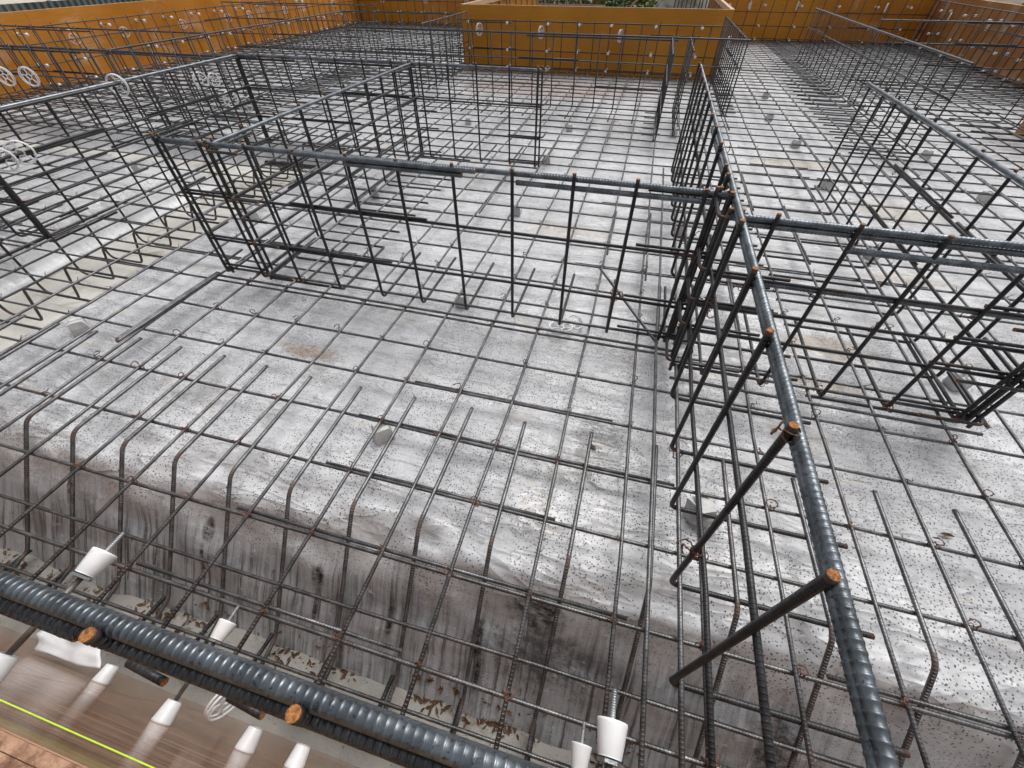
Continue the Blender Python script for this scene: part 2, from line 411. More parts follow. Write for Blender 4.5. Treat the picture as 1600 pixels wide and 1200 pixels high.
# ------------------------------------------------------------------ the ground, sheet and trench floors
def lines(segs):
    out = []
    for a, b, st in segs:
        n = max(1, round((b - a) / st))
        out += [a + (b - a) * i / n for i in range(n)]
    return out + [segs[-1][1]]
def smooth(x, a, b):
    t = max(0., min(1., (x - a) / (b - a))); return t * t * (3 - 2 * t)
FLOOR = -.445
def sheet_z(x, y):
    z = -.06
    # front bank
    e = .405 + .012 * noise.noise((x * 1.7, 3, 0))
    if y < e + .06:
        s = e - y
        slope = 1.28
        if s < .03: zz = -.06 - slope * .5 * (s + .06) ** 2 / .18
        else: zz = -.06 - slope * (.045 / 2 + (s - .03)) * 1.0
        z = zz + .012 * noise.noise((x * 5, y * 4, 5)); z = max(z, FLOOR - .05)
    # inner trench under the left wall cages
    w = -3.42; xx = 0
    def tr(v, a0, a1, b1, b0, depth):
        if v <= a0 or v >= b0: return 0
        return -depth * min(smooth(v, a0, a1), 1 - smooth(v, b1, b0))
    d = 0
    if y < 3.4: d = min(d, tr(x, -3.50, -3.33, -2.62, -2.40, .20) * smooth(3.55 - y, 0, .25))
    if x < -2.45: d = min(d, tr(y, 2.72, 2.96, 3.34, 3.56, .20) * smooth(-2.4 - x, 0, .2))
    z += d
    # wrinkles
    if y < 1.3:
        k = smooth(1.2 - y, 0, .7)
        n1 = noise.noise((x * 2.6 + y * 5, y * 13 - x * 3.0, 0)); n2 = noise.noise((x * 6 - y * 5, y * 20 + x * 6, 7))
        n3 = noise.noise((x * 14, y * 5, 2))
        fu = x * .42 + y; fv = x - y * .42
        fold = noise.noise((fv * 1.3, fu * 11 + 1.2 * noise.noise((x * 2, y * 2, 9)), 4))
        f2 = math.exp(-((y - e + .05) / .20) ** 2)
        z += .024 * f2 * (abs(fold) ** .8) * (1 if fold > 0 else -.6) 
        edge = math.exp(-((y - e + .02) / .14) ** 2)
        z += (.004 + .020 * edge) * k * n1 + .006 * (k * .3 + edge) * n2 + .010 * n3 * smooth(e + .02 - y, 0, .1)
    else:
        z += .004 * noise.noise((x * 1.5, y * 1.5, 1))
    if d < -.01 and d > -.195: z += .022 * noise.noise((x * 14 + y * 4, y * 9 - x * 3, 3)) + .012 * noise.noise((x * 22, y * 30, 8))
    return z
xs = lines([(-7.12, -3.6, .09), (-3.6, -2.2, .03), (-2.2, 2.1, .016), (2.1, 4.52, .10)])
ys = lines([(.03, .62, .0105), (.62, 1.3, .02), (1.3, 2.5, .06), (2.5, 3.8, .03), (3.8, 12.05, .15)])
sm_ = MB()
nx = len(xs)
def in_sheet(x, y):
    if -2.66 < x < .86 and y > 7.16: return False
    if x > 3.4 and y < 5.45: return False
    if x > .8 and y > 11.05: return False
    # where the bare lean concrete shows in the inner trench
    if -3.31 < x < -2.62 and y < 3.40 and y > .3: return False
    if 2.96 < y < 3.36 and x < -2.62: return False
    return True
vid = [(x, y, sheet_z(x, y)) for y in ys for x in xs]
fs = []
for j in range(len(ys) - 1):
    for i in range(nx - 1):
        cx = (xs[i] + xs[i + 1]) / 2; cy = (ys[j] + ys[j + 1]) / 2
        if in_sheet(cx, cy): fs.append((j * nx + i, j * nx + i + 1, (j + 1) * nx + i + 1, (j + 1) * nx + i))
sm_.raw(vid, fs)
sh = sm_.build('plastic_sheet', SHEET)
tag(sh, 'wet wrinkled plastic sheet covering the pad and its front bank, beaded with water', 'plastic sheet')
ft = MB()
ft.raw([(-8.0, -.5, FLOOR), (4, -.5, FLOOR), (4, .5, FLOOR), (-8.0, .5, FLOOR)], [(0, 1, 2, 3)])
tag(ft.build('trench_floor', LEAN), kind='structure')
fc = MB()
xs2 = lines([(-7.1, -2.5, .05)]); ys2 = lines([(.3, 3.6, .05)])
fc.raw([(x, y, -.262 + .006 * noise.noise((x * 3, y * 3, 0))) for y in ys2 for x in xs2],
       [(j * len(xs2) + i, j * len(xs2) + i + 1, (j + 1) * len(xs2) + i + 1, (j + 1) * len(xs2) + i) for j in range(len(ys2) - 1) for i in range(len(xs2) - 1)
        if (xs2[i] > -3.65) or ys2[j] > 2.75])
tag(fc.build('inner_trench_floor', CREAM), kind='structure')
g = MB(); g.raw([(-150, -150, -.50), (150, -150, -.50), (150, 150, -.50), (-150, 150, -.50)], [(0, 1, 2, 3)])
tag(g.build('ground', SOIL), kind='structure')

# ------------------------------------------------------------------ the mat
RX = .0053
mat_ = thing('rebar_mat', (0, 0, 0), 'flat grey steel mat of crossing bars over the whole plastic sheet', 'rebar mat')
YS = [.121 + .198 * k for k in range(60)]
XS = [.155 + .2005 * k for k in range(-36, 22)]
def yspan(x):
    y0, y1 = -.03, 11.9
    if -2.62 < x < .82: y1 = 7.08
    if x > .8: y1 = 10.92
    if x > 3.38: y0 = 5.5
    if x < -2.2: y0 = .0
    return y0, y1
def xspan(y):
    out = []
    if y < 5.45: out = [(-7.0, 3.3)]
    elif y < 7.1: out = [(-7.0, 4.42)]
    elif y < 10.95: out = [(-7.0, -2.7), (.9, 4.42)]
    else: out = [(-7.0, -2.7)]
    return out
for k, x in enumerate(XS):
    if x > 4.4 or x < -6.98: continue
    y0, y1 = yspan(x)
    near = -2.6 < x < 2.4
    xx = x + random.uniform(-.008, .008)
    m = MB((0, 0, 0)); m.tube(wavy((xx, y0, .0118), (xx + random.uniform(-.01, .01), y1, .0118), .012), RX, 8 if near else 5, 1)
    # laps: a second bar lying against the first
    for L in range(2):
        ly = random.uniform(1.5 + L * 3, 4 + L * 3)
        if y0 < ly < y1 - .8: m.tube([(xx + .0125, ly, .0118), (xx + .0125, ly + random.uniform(.45, .8), .0118)], RX, 6, 1)
    m.build('long_bar', MATS if near else MATSF, mat_)
for k, y in enumerate(YS):
    if y > 11.9: continue
    for (a, b) in xspan(y):
        m = MB(); near = y < 3.4
        yy = y + random.uniform(-.006, .006) if y > .6 else y
        if y < 2.9 and a < -6:   # bars stop at the trench edge for the near rows, others go through
            pass
        m.tube(wavy((a, yy, 0), (b, yy + random.uniform(-.01, .01), 0), .012 if y > .6 else .004), RX, 8 if near else 5, 1)
        laps = {0: [(-1.04, -.295)], 1: [(-.90, .19), (.62, 1.25)], 2: [(-.74, -.02)], 3: [(-.74, .3)], 4: [(-.62, .1)]}.get(k)
        if laps is None: laps = [(lambda q: (q, q + random.uniform(.4, .7)))(random.uniform(a + .3, b - 1)) for _ in range(int((b - a) / 2.2))]
        for (p, q) in laps:
            m.tube([(p, yy + .0125, .001), (q, yy + .0125, .001)], RX, 6, 1)
        m.build('cross_bar', MATS if near else MATSF, mat_)
y = 3.55
while y < 11.8:  # extra cross bars between the main rows of the far mat
    m = MB(); b_ = -2.75 if y > 5.2 else -3.1
    m.tube(wavy((-7.0, y + random.uniform(-.02, .02), -.001), (b_, y + random.uniform(-.02, .02), -.001), .012), RX, 5, 1); m.build('extra_cross_bar', MATSF, mat_)
    if 6.2 < y < 10.9:
        m = MB(); m.tube(wavy((1.9, y + .03, -.001), (4.4, y + .03, -.001), .012), RX, 5, 1); m.build('extra_cross_bar', MATSF, mat_)
    y += .198
# wire ties at the crossings
cr = []
for x in XS:
    for y in YS:
        y0, y1 = yspan(x)
        if not (y0 < y < y1) or x < -6.9 or x > 4.3: continue
        d = math.hypot(math.hypot(x, y), 1.08)
        # in view test
        if y < -.1 or (x + y * .27) < -y * 1.7 - .9: continue
        if random.random() < .80: cr.append((d, x, y))
cr.sort()
for i, (d, x, y) in enumerate(cr[:100]):
    put('wire_tie', TIES[i % 6], mat_, (x, y, .008), (0, 0, random.uniform(0, 6.28)), random.uniform(.7, 1.0))
far = MB()
for i, (d, x, y) in enumerate(cr[100:1100]):
    vs, fs_ = tie_raw(i) if d < 2.4 else ([], [])
    if not vs:
        # beyond, a knot of three short strands reads the same
        a = random.uniform(0, 6.28); c, s_ = math.cos(a), math.sin(a); L = .014
        far.tube([(x - c * .010, y - s_ * .010, .004), (x, y, .020), (x + c * .010, y + s_ * .010, .004)], .0018, 4, None)
        far.tube([(x, y, .018), (x + s_ * L, y + c * L, .03)], .0012, 4, None)
        continue
    R_ = Matrix.Rotation(random.uniform(0, 6.28), 3, 'Z')
    far.raw([R_ @ v + Vector((x, y, .008)) for v in vs], fs_)
tag(far.build('wire_tie', WIRE, mat_), kind='stuff')

# ------------------------------------------------------------------ front edge beam cage (bars bent down the bank)
eb = thing('edge_beam_cage', (0, .2, -.2), 'grey bars with rusty bends going down the wet front bank into the trench', 'rebar cage')
def ebm(): return MB((0, .2, -.2))
xb = -.778
for k in range(-8, 17):
    x = -.785 + .2045 * k
    if x > 2.6: continue
    j = random.uniform(-.01, .01)
    path = fillet([(x + j, .845 + j, .0118), (x, .415, .0118), (x - .005, .112, -.372), (x - .01, -.035, -.405)], .05, 6)
    m = ebm(); m.tube(path, .0062, 10, 1, rust_bend=True, rust_end=.3); m.build('bent_bar', MATS, eb)
for (y, z, a, b, r) in ((.222, -.222, -4, 3.0, .0055), (.052, -.36, -4, 3.0, .0055), (-.02, -.385, -4, 3, .0055), (.118, -.002, .35, 3.0, .0055)):
    m = ebm(); m.tube(wavy((a, y, z), (b, y, z), .006), r, 8, 1)
    if z < -.1: m.tube([(.1, y + .004, z - .012), (.9, y + .004, z - .012)], r, 8, 1)
    m.build('side_bar', MATS, eb)

# ------------------------------------------------------------------ front wall cage (the thick ribbed bar in the foreground)
fw = thing('front_wall_cage', (0, 0, -.4), 'thick ribbed steel bars beside the brown formwork in the lower left corner', 'rebar cage')
def fwm(): return MB((0, 0, -.4))
m = fwm(); m.tube([(-2.2, .002, .642), (.6, .003, .642)], .0086, 24, 1, ribs=(.0084, .0007), ridge=True); m.build('top_bar', MATSB, fw)
m = fwm(); m.tube([(-2.2, -.013, .622), (-.44, -.013, .622)], .0062, 14, 1, ribs=(.010, .0011), ridge=True, rust_end=1); m.build('top_bar', MATSD, fw)
m = fwm(); m.tube([(-.62, -.009, .624), (.6, -.010, .624)], .0070, 14, 1, ribs=(.010, .0011), ridge=True, rust_end=1); m.build('top_bar', MATSD, fw)
for z in (.40, .20, .0, -.2):
    m = fwm(); m.tube(wavy((-3.5, .004, z), (2.5, .004, z), .004), .0062, 8, 1); m.build('side_bar', MATSD, fw)
for i, x in enumerate([-1.84, -1.64, -1.44, -1.24, -1.03, -.82, -.61, -.402, -.184, .03, .24]):
    top = .655 if x > -.9 else .645
    m = fwm(); m.tube(fillet([(x, -.0105, top), (x, -.0105, -.38), (x, .12, -.40)], .03), .0064, 12, 1, ribs=(.009, .0007), rust_end=1); m.build('upright_bar', MATSD, fw)
for (x, y, z, dx) in ((-.47, -.024, .50, .06), (-.33, -.02, .50, .05), (-.70, -.02, .43, .06)):
    m = fwm(); m.tube([(x, y, z), (x + dx, y - .004, z + .004)], .005, 8, 1); m.build('spacer_stub', MATSD, fw)
for p in ((.03, 0, .6),):
    put('wire_tie', TIES[2], fw, Vector(p) + Vector((0, -.012, .4)), (1.3, .3, 0), 1.1)

# ------------------------------------------------------------------ standing wall cages
CAGES = []
def wall_cage(label, axis, c, a0, a1, foot, n_off=0., step=.2045, starts=None, flen=.43, big=False, quality='near', z0=.0, hz=(.385, .19),
              tops=((0, 1),), toplap=None, group='standing wall cages', ztop=ZT, trench=False, corner=(False, False), rad=.0062, tr=.0085, ties=0, extra_bottom=True, name='wall_rebar_cage'):
    mid = (a0 + a1) / 2
    org = Vector((mid, c, z0)) if axis == 'x' else Vector((c, mid, z0))
    t = thing(name, org, label, 'rebar cage', group)
    P = (lambda a, o, z: (a, c + o, z)) if axis == 'x' else (lambda a, o, z: (c + o, a, z))
    near = quality == 'near'; seg = 10 if near else 6
    mats = MATSD if near else MATSF
    pos = starts
    if pos is None:
        n = max(1, round((a1 - a0) / step)); pos = [a0 + (a1 - a0) * i / n + (random.uniform(-.012, .012)) for i in range(n + 1)]
    fs_ = 1 if foot > 0 else -1
    tilt = random.uniform(-.006, .006)
    for i, a in enumerate(pos):
        dx = random.uniform(-.008, .008)
        m = MB(org)
        ext = random.uniform(.012, .024)
        if trench:
            path = fillet([P(a + tilt, 0, ztop + ext), P(a, 0, -.20), P(a, fs_ * .24, -.20), P(a, fs_ * .34, .010), P(a, fs_ * .75, .010)], .045, 6)
        else:
            path = fillet([P(a + tilt, fs_ * -.000, ztop + ext), P(a, 0, .0045), P(a + dx * .5, fs_ * flen, .006)], .028, 6)
        m.tube(path, rad, seg, 1, rust_bend=near, rust_end=.8 if near else 0)
        m.build('upright_bar', mats, t)
    o = fs_ * (rad + tr * .85)
    for q, (f0, f1) in enumerate(tops):
        m = MB(org)
        s = a0 + (a1 - a0) * f0 - .02; e = a0 + (a1 - a0) * f1 + .02
        if big: m.tube([P(s, o, ztop - .002 - q * .001), P(e, o, ztop)], tr, 14, 1, ribs=(.0098, .00065), ridge=True, rust_end=.8)
        else: m.tube(wavy(P(s, o + fs_ * q * tr * 2, ztop - q * .006), P(e, o + fs_ * q * tr * 2, ztop - q * .006), .006, .8), tr, seg, 1, rust_end=.5)
        m.build('top_bar', MATSB if (big or (near and tr > .008)) else mats, t)
    if toplap:
        for (s, e, oo, zz) in toplap:
            m = MB(org)
            if big: m.tube([P(s, o + oo, ztop + zz), P(e, o + oo, ztop + zz)], tr, 14, 1, ribs=(.0098, .00065), ridge=True, rust_end=.8)
            else: m.tube([P(s, o + oo, ztop + zz), P(e, o + oo, ztop + zz)], tr * .85, seg, 1, rust_end=.8)
            m.build('top_bar', MATSB if big else mats, t)
    for z in hz:
        m = MB(org)
        m.tube(wavy(P(a0 - .02, o * .85, z), P(a1 + .02, o * .85, z + random.uniform(-.006, .006)), .010), .0058, seg, 1)
        if a1 - a0 > 1.5:
            s = random.uniform(a0 + .2, a1 - .9)
            m.tube([P(s, o * .85, z + .010), P(s + .6, o * .85, z + .010)], .0050, seg, 1)
        m.build('side_bar', mats, t)
    if extra_bottom:
        m = MB(org)
        m.tube(wavy(P(a0 - .02, fs_ * .018, .022), P(a1 + .02, fs_ * .018, .022), .006), .0062, seg, 1)
        m.tube(wavy(P(a0 - .02, -fs_ * .055, .020), P(a1 + .02, -fs_ * .055, .018), .006), .0058, seg, 1) if near else None
        m.build('bottom_bar', mats if not near else MATS, t)
    for i in range(ties):
        a = random.choice(pos); z = random.choice([ztop, .385, .02, .02] + list(hz))
        p = Vector(P(a, o * .3, z)) - org
        put('wire_tie', TIES[random.randrange(6)], t, p, (PI / 2 if axis == 'x' else 0, PI / 2 if axis == 'y' else 0, random.uniform(0, 6)), random.uniform(.9, 1.2))
    for e, flag in enumerate(corner):
        if flag:    # bundle of hooked bars closing the end of the cage
            a = a0 if e == 0 else a1
            for oo in (.016, -.014):
                m = MB(org); m.tube([P(a + oo, .012, ztop + .02), P(a + oo, .012, .0)], .0064, seg, 1, rust_end=.8); m.build('corner_bar', mats, t)
            for z in list(hz) + [.03, ztop - .02]:
                m = MB(org)
                pts = [Vector(P(a - (1 if e else -1) * .22, .022, z + .008)), Vector(P(a + (.035 if e else -.035), .022, z + .008)), Vector(P(a + (.035 if e else -.035), fs_ * .16, z + .008))]
                m.tube(fillet(pts, .02, 4), .0055, seg, 1, rust_bend=near, rust_end=.8); m.build('corner_hook', mats, t)
    CAGES.append(t)
    return t

# the long cage running away on the right of centre, with thick ribbed top bars
wall_cage('long cage right of centre with thick ribbed top bars and orange cut ends', 'y', .287, -.12, 3.36, 1,
          starts=[-.0, .231, .439, .651, .854, 1.085, 1.289, 1.42, 1.50, 1.71, 1.92, 2.13, 2.34, 2.54, 2.75, 2.95, 3.16, 3.34], big=True, hz=(.415, .20), flen=.45,
          ztop=.619, toplap=((-.12, 1.32, .001, -.0170), (1.45, 2.1, -.002, -.03)), tr=.0078, ties=14, rad=.0068, corner=(False, False))
wall_cage('wide cage with a ribbed top bar crossing the centre of the pad', 'x', 1.38, -1.83, .287, 1,
          starts=[-1.83, -1.62, -1.41, -1.20, -.985, -.790, -.583, -.372, -.167, .03, .235, .262], hz=(.385, .178), flen=.42,
          toplap=((-1.0, -.55, -.012, -.018), (-.36, .28, -.006, -.026), (-1.2, -.5, -.016, 0)), tr=.0085, ties=10, corner=(True, True), big=True, ztop=.590)
wall_cage('cage running back from the left end of the centre cage to the rear one', 'y', -1.60, 1.40, 3.20, 1, hz=(.385, .30, .19),
          flen=.40, corner=(True, True), tr=.0081, toplap=((2.5, 3.2, -.01, -.10),), ties=4)
wall_cage('rear cage parallel to the centre cage, its right end a free heavy upright', 'x', 3.20, -3.0, -.68, 1, hz=(.385, .19), flen=.42, corner=(False, True), tr=.0085,
          toplap=((-3.0, -2.5, 0, -.02), (-2.3, -1.6, 0, -.02)), ties=4)
wall_cage('cage along the left trench, uprights going down to the cream trench floor', 'y', -3.0, .60, 3.20, 1, hz=(.392, .30, .20), trench=True, tr=.0085,
          corner=(False, True), toplap=((.6, 2.3, .016, -.006), (1.4, 2.0, .0, -.18)), ties=6)
wall_cage('cage crossing the far left corner in line with the rear cage', 'x', 3.10, -6.98, -3.02, 1, hz=(.39, .20), quality='mid', flen=.4, tr=.0085, toplap=((-5.6, -4.4, 0, -.02),))
wall_cage('heavy cage stub hanging over the left picture edge beside the trench cage', 'x', 1.385, -4.9, -3.0, 1, hz=(.40, .21), flen=.4, corner=(False, True), tr=.0085)
wall_cage('cage behind the trench cage running back towards the left formwork', 'y', -4.15, 3.15, 6.60, 1, hz=(.39, .20), quality='mid', tr=.0075)
wall_cage('short cage crossing to the left formwork behind two wheel spacers', 'x', 4.18, -6.98, -4.15, 1, hz=(.39, .20), quality='far', tr=.007, toplap=((-6.6, -5.6, 0, -.02),))
wall_cage('far left cage crossing to the left formwork just before the back corner', 'x', 7.6, -6.98, -4.2, 1, hz=(.39, .20), quality='far', tr=.007, toplap=((-6.4, -5.4, 0, -.02),))
wall_cage('thin cage crossing left of the amber box formwork near the back wall', 'x', 6.60, -4.12, -2.5, -1, hz=(.39, .20), quality='far', tr=.0075)
wall_cage('narrow brown cage running back along the left face of the amber box', 'y', -2.48, 5.45, 6.9, -1, hz=(.39, .28, .20), quality='far', tr=.0075)
wall_cage('wide cage in front of the amber box formwork, feet bent towards the camera', 'x', 5.0, -3.05, .78, -1, hz=(.39, .19), quality='mid', tr=.0080, toplap=((-1.2, .2, 0, -.02),), step=.21)
wall_cage('twin cage of crowded uprights between the long cage and the amber box', 'y', .292, 4.25, 5.05, 1, hz=(.39, .19), quality='mid', tr=.0055, rad=.0048, step=.20, flen=.15)
wall_cage('crowded short cage left of its twin in front of the amber box', 'y', .155, 4.05, 4.98, -1, hz=(.39, .19), quality='mid', tr=.0050, rad=.0045, step=.18, flen=.12)
wall_cage('tall cage running back along the right face of the amber box', 'y', .76, 5.05, 7.0, 1, hz=(.39, .19), quality='mid', tr=.0080, step=.15, flen=.15)
wall_cage('right foreground cage with doubled ribbed top bars, leaving the long cage', 'x', 1.222, .30, 1.235, 1,
          starts=[.40, .60, .80, 1.005, 1.21], hz=(.41, .30, .20), flen=.46, big=True, tops=((0, 1),), toplap=((.32, 1.25, .004, -.020), (.6, 1.25, -.012, -.055), (.45, 1.25, 0, -.19)),
          tr=.0085, ties=10, corner=(True, True), ztop=.592)
wall_cage('right edge cage with a smooth blue-grey top bar, running into the distance', 'y', 1.232, 1.22, 3.27, -1, hz=(.385, .19), flen=.48, tr=.0088,
          step=.21, ties=6, corner=(True, False), toplap=((1.25, 1.9, .014, -.2),))
wall_cage('long thin cage far on the right, its uprights bent left into the mat', 'y', 2.10, 4.15, 8.6, -1, hz=(.385, .19), quality='mid', flen=.45, tr=.0085, step=.205)
wall_cage('far right cage crossing to the worn right formwork', 'x', 7.12, 2.45, 4.40, 1, hz=(.39, .19), quality='far', tr=.0075, toplap=((3.3, 4.4, 0, -.01), (3.0, 4.4, 0, -.2)))
wall_cage('second crossing cage at the far right edge, above the small formwork corner', 'x', 5.75, 2.10, 3.36, 1, hz=(.2,), quality='far', tr=.0085, ztop=.02, extra_bottom=False, starts=[2.2, 3.3])
g2 = 'cages lining the outer formwork'
wall_cage('cage lining the whole left formwork wall', 'y', -7.00, 3.0, 11.9, 1, hz=(.39, .20), quality='far', tr=.006, group=g2, ztop=.535)
wall_cage('cage lining the formwork at the back left', 'x', 11.92, -7.0, -2.7, -1, hz=(.39, .20), quality='far', tr=.006, group=g2)
wall_cage('cage lining the front face of the amber box', 'x', 7.02, -2.66, .86, -1, hz=(.39, .20), quality='far', tr=.0065, group=g2, ztop=.50, toplap=((-2.5, -1.9, 0, -.02), (-1, .1, 0, 0)))
wall_cage('cage lining the formwork at the back right', 'x', 10.92, .9, 4.42, -1, hz=(.39, .20), quality='far', tr=.006, group=g2)
wall_cage('cage lining the worn right formwork', 'y', 4.40, 5.6, 10.9, -1, hz=(.39, .20), quality='far', tr=.006, group=g2)
wall_cage('cage beside the small formwork corner at the right edge', 'y', 3.30, 3.2, 5.5, -1, hz=(.39, .20), quality='mid', tr=.007, group=g2)

# a loose slanting bar left of the long cage, and lapped feet lying on the mat
m = MB((0, 1.45, 0)); m.tube([(-.045, 1.62, .16), (.235, 1.36, .012)], .0062, 10, 1, rust_end=1)
tag(m.build('loose_bar', MATS), 'short slanting steel bar leaning at the right end of the centre cage', 'steel bar')
m = MB((-1.85, 1.1, 0)); m.tube([(-1.835, 1.34, .024), (-1.852, .80, .024)], .0065, 10, 1, rust_end=1); m.tube([(-1.848, 1.34, .024), (-1.865, .81, .024)], .0065, 10, 1, rust_end=1)
tag(m.build('loose_bar', MATS), 'pair of bars lying together on the mat left of centre, near ends rusty', 'steel bar')

# ------------------------------------------------------------------ mortar spacer blocks
def block_mesh(i):
    rnd = random.Random(100 + i); s = .027; h = .056
    t = .021
    vs = [(-s, -s, 0), (s, -s, 0), (s, s, 0), (-s, s, 0), (-s * 1.05, -s * 1.05, h * .55), (s * 1.05, -s, h * .55), (s, s * 1.05, h * .55), (-s, s, h * .55),
          (-t, -t, h), (t, -t, h), (t, t, h), (-t, t, h)]
    vs = [(x + rnd.uniform(-.001, .001), y + rnd.uniform(-.001, .001), z) for x, y, z in vs]
    fs_ = [(0, 3, 2, 1)]
    for a in (0, 4):
        for k in range(4): fs_.append((a + k, a + (k + 1) % 4, a + 4 + (k + 1) % 4, a + 4 + k))
    # a groove across the top seats the bar
    vs += [(-t, -.007, h), (t, -.007, h), (t, .007, h), (-t, .007, h), (-t, 0, h - .008), (t, 0, h - .008)]
    fs_ += [(8, 9, 13, 12), (12, 13, 17, 16), (16, 17, 14, 15), (15, 14, 10, 11)]
    m = MB(); m.raw(vs, fs_)
    return m.mesh('spacer_block', [BLOCK], smooth=False)
BM = [block_mesh(i) for i in range(3)]
blocks = [
 (-.648, .705, .75, 'grey spacer block under the bar crossing in the centre foreground'),
 (.365, .700, .35, 'tipped grey spacer block in front of the foot of the long cage'),
 (-2.20, .885, .85, 'pale wedge-sided spacer block beside the cream trench strip at the left'),
 (-2.52, .83, .7, 'grey spacer block inside the cream trench strip at the left edge'),
 (-.650, 1.505, .05, 'grey spacer block seen through the centre cage, just behind it'),
 (1.356, 1.49, .3, 'rounded grey spacer block below the right edge cage'),
 (1.359, 2.49, .5, 'square-on grey spacer block behind the doubled top bars at the right'),
 (-1.655, 2.541, .3, 'grey spacer block inside the box-shaped cages, upper middle'),
 (-.652, 2.53, .05, 'grey spacer block under the middle of the centre cage top bar'),
 (-2.241, 2.05, .6, 'grey spacer block on the right rim of the cream strip by the cage corner'),
 (.36, 2.52, .1, 'grey spacer block half hidden by the crowded uprights of the long cage'),
 (.35, 1.52, .1, 'grey spacer block at the foot of the long cage behind the centre cage'),
 (-1.632, 4.397, .2, 'small grey block behind the rear cage, left of its free end'),
 (-.631, 4.422, .2, 'small grey block between the rear cage and the cage before the amber box'),
 (.32, 4.473, .2, 'small grey block by the twin crowded cages'),
 (-1.655, 5.152, .2, 'small grey block just behind the left part of the cage before the amber box'),
 (-.66, 3.509, .1, 'grey block just behind the free end of the rear cage'),
 (.36, 3.50, .1, 'grey block by the far end of the long cage'),
 (1.369, 3.514, .4, 'grey block between the right cages, by the far end of the edge one'),
 (1.34, 4.45, .4, 'small grey block on the open mat right of the crowded cages'),
 (1.254, 5.30, .2, 'small far block on the mat between the amber box and the far right cage'),
 (1.36, 6.3, .2, 'smallest far block right of the amber box'),
 (2.338, 3.547, .4, 'grey block at the right edge below the small formwork corner'),
 (2.313, 4.424, .4, 'grey block at the near end of the long thin far right cage'),
 (2.237, 6.207, .3, 'small far block beyond the long thin far right cage'),
 (-3.66, 1.55, .4, 'grey spacer block at the left picture edge on the plastic left of the trench'),
 (-3.68, 2.53, .3, 'grey spacer block left of the trench, seen through the trench cage'),
 (-2.62, 3.9, .3, 'grey block behind the rear cage near its corner with the trench cage'),
 (-3.60, 4.40, .2, 'small grey block behind the trench cage corner'),
 (-3.65, 5.6, .2, 'small far block in front of the left formwork wall'),
]
for i, (x, y, rz, lab) in enumerate(blocks):
    zz = -.262 if (-3.1 < x < -2.45 and y < 3.4) else -.058
    if -2.6 < x < -2.4 and y < 2: zz = -.20
    o = put('spacer_block', BM[i % 3], None, (x, y, zz), (0, 0, rz))
    if i == 1: o.rotation_euler = (1.2, .2, .5); o.location.z = -.035; o.scale = (1.15, 1.15, 1.1)
    if i in (0, 2): o.scale = (1.1, 1.1, 1.02)
    tag(o, lab, 'spacer block', 'mortar blocks holding up the mat')

# ------------------------------------------------------------------ form ties
TW = .165
def cone_mesh(flip):
    s = -1 if flip else 1
    prof = [(s * y, r) for y, r in ((0, .0122), (.0015, .0132), (.029, .0170), (.031, .0176), (.033, .0170))]
    m = MB(); m.lathe(prof, 'y', 24); return m.mesh('cone', [WHITE])
def make_tie():
    t = thing('form_tie', (0, 0, 0), 'x', 'form tie')
    r = MB(); r.tube([(0, .031, 0), (0, TW - .031, 0)], .0040, 10, 0); r.build('rod', GREYROD, t)
    c1 = put('cone', cone_mesh(True), t, (0, .033, 0)); c2 = put('cone', cone_mesh(False), t, (0, TW - .033, 0))
    n = MB(); n.lathe([(-.0035, .0132), (.0, .0136)], 'y', 6); n.build('nut', ZINC, c2, loc=(0, -.0015, 0), smooth=False)
    b = MB(); b.tube([(0, 0, 0), (0, .030, 0)], .0030, 10, 0, ribs=(.0024, .0006)); b.build('threaded_stud', ZINC, c2, loc=(0, .033, 0))
    return t
tie0 = make_tie()
_first = [True]
def tie(x, y, z, rz, label, group, scl=1.0):
    o = tie0 if _first[0] else copy_tree(tie0)
    _first[0] = False
    o.location = (x, y, z); o.rotation_euler = (0, 0, rz); o.scale = (scl,) * 3
    tag(o, label, 'form tie', group); return o
FY = -.090
front = [(-.640, .48, 'large white cone tie at the left edge, stud pointing over the trench'),
         (.098, .48, 'large white cone tie with threaded stud at the bottom centre of the picture'),
         (-.585, .20, 'smaller white cone tie over the trench beside the thick ribbed bars'),
         (.098, .20, 'smaller white cone tie left of the large one at the bottom centre'),
         ]
for x, z, lab in front: tie(x, FY, z, 0, lab, 'form ties across the front trench', 1.0 if z > .3 else .95)
for x, z, lab in ((-.46, .13, 'small white plastic cone on the brown panel below the second rusty bar end'),
                  (-.375, .10, 'small white plastic cone near the right end of the brown panel'),
                  (-.90, .0, 'small white plastic cone by the lower right corner of the crumpled scrap')):
    o = put('plastic_cone', tie0.children[1].data, None, (x, FY + .033, z), (0, 0, 0), 1.0)
    for ch in tie0.children:
        if ch.name.startswith('cone') and ch.location.y < .08: o.data = ch.data
    tag(o, lab, 'plastic cone', 'loose cones on the front formwork')
def tie_row(xs_, fixed, axis, rz, wall, rows=((.48, 'top'), (.20, 'middle'), (.01, 'bottom')), frm='from the near end'):
    for z, rn in rows:
        for i, a in enumerate(xs_):
            p = (a, fixed, z) if axis == 'x' else (fixed, a, z)
            tie(*p, rz, '%s cone tie %s, %s row, %s' % (ORD[i], frm, rn, wall), 'form ties on the ' + wall, .95)
tie_row([4.47, 4.95, 5.5, 6.03, 6.5, 7.02, 7.5, 8.0, 8.55, 9.1, 9.7, 10.3, 11.0, 11.5], -7.10, 'y', -PI / 2, 'left formwork wall')
tie_row([-6.6, -6.0, -5.4, -4.8, -4.2, -3.6, -3.0], 12.05, 'x', PI, 'back left formwork', frm='from the left')
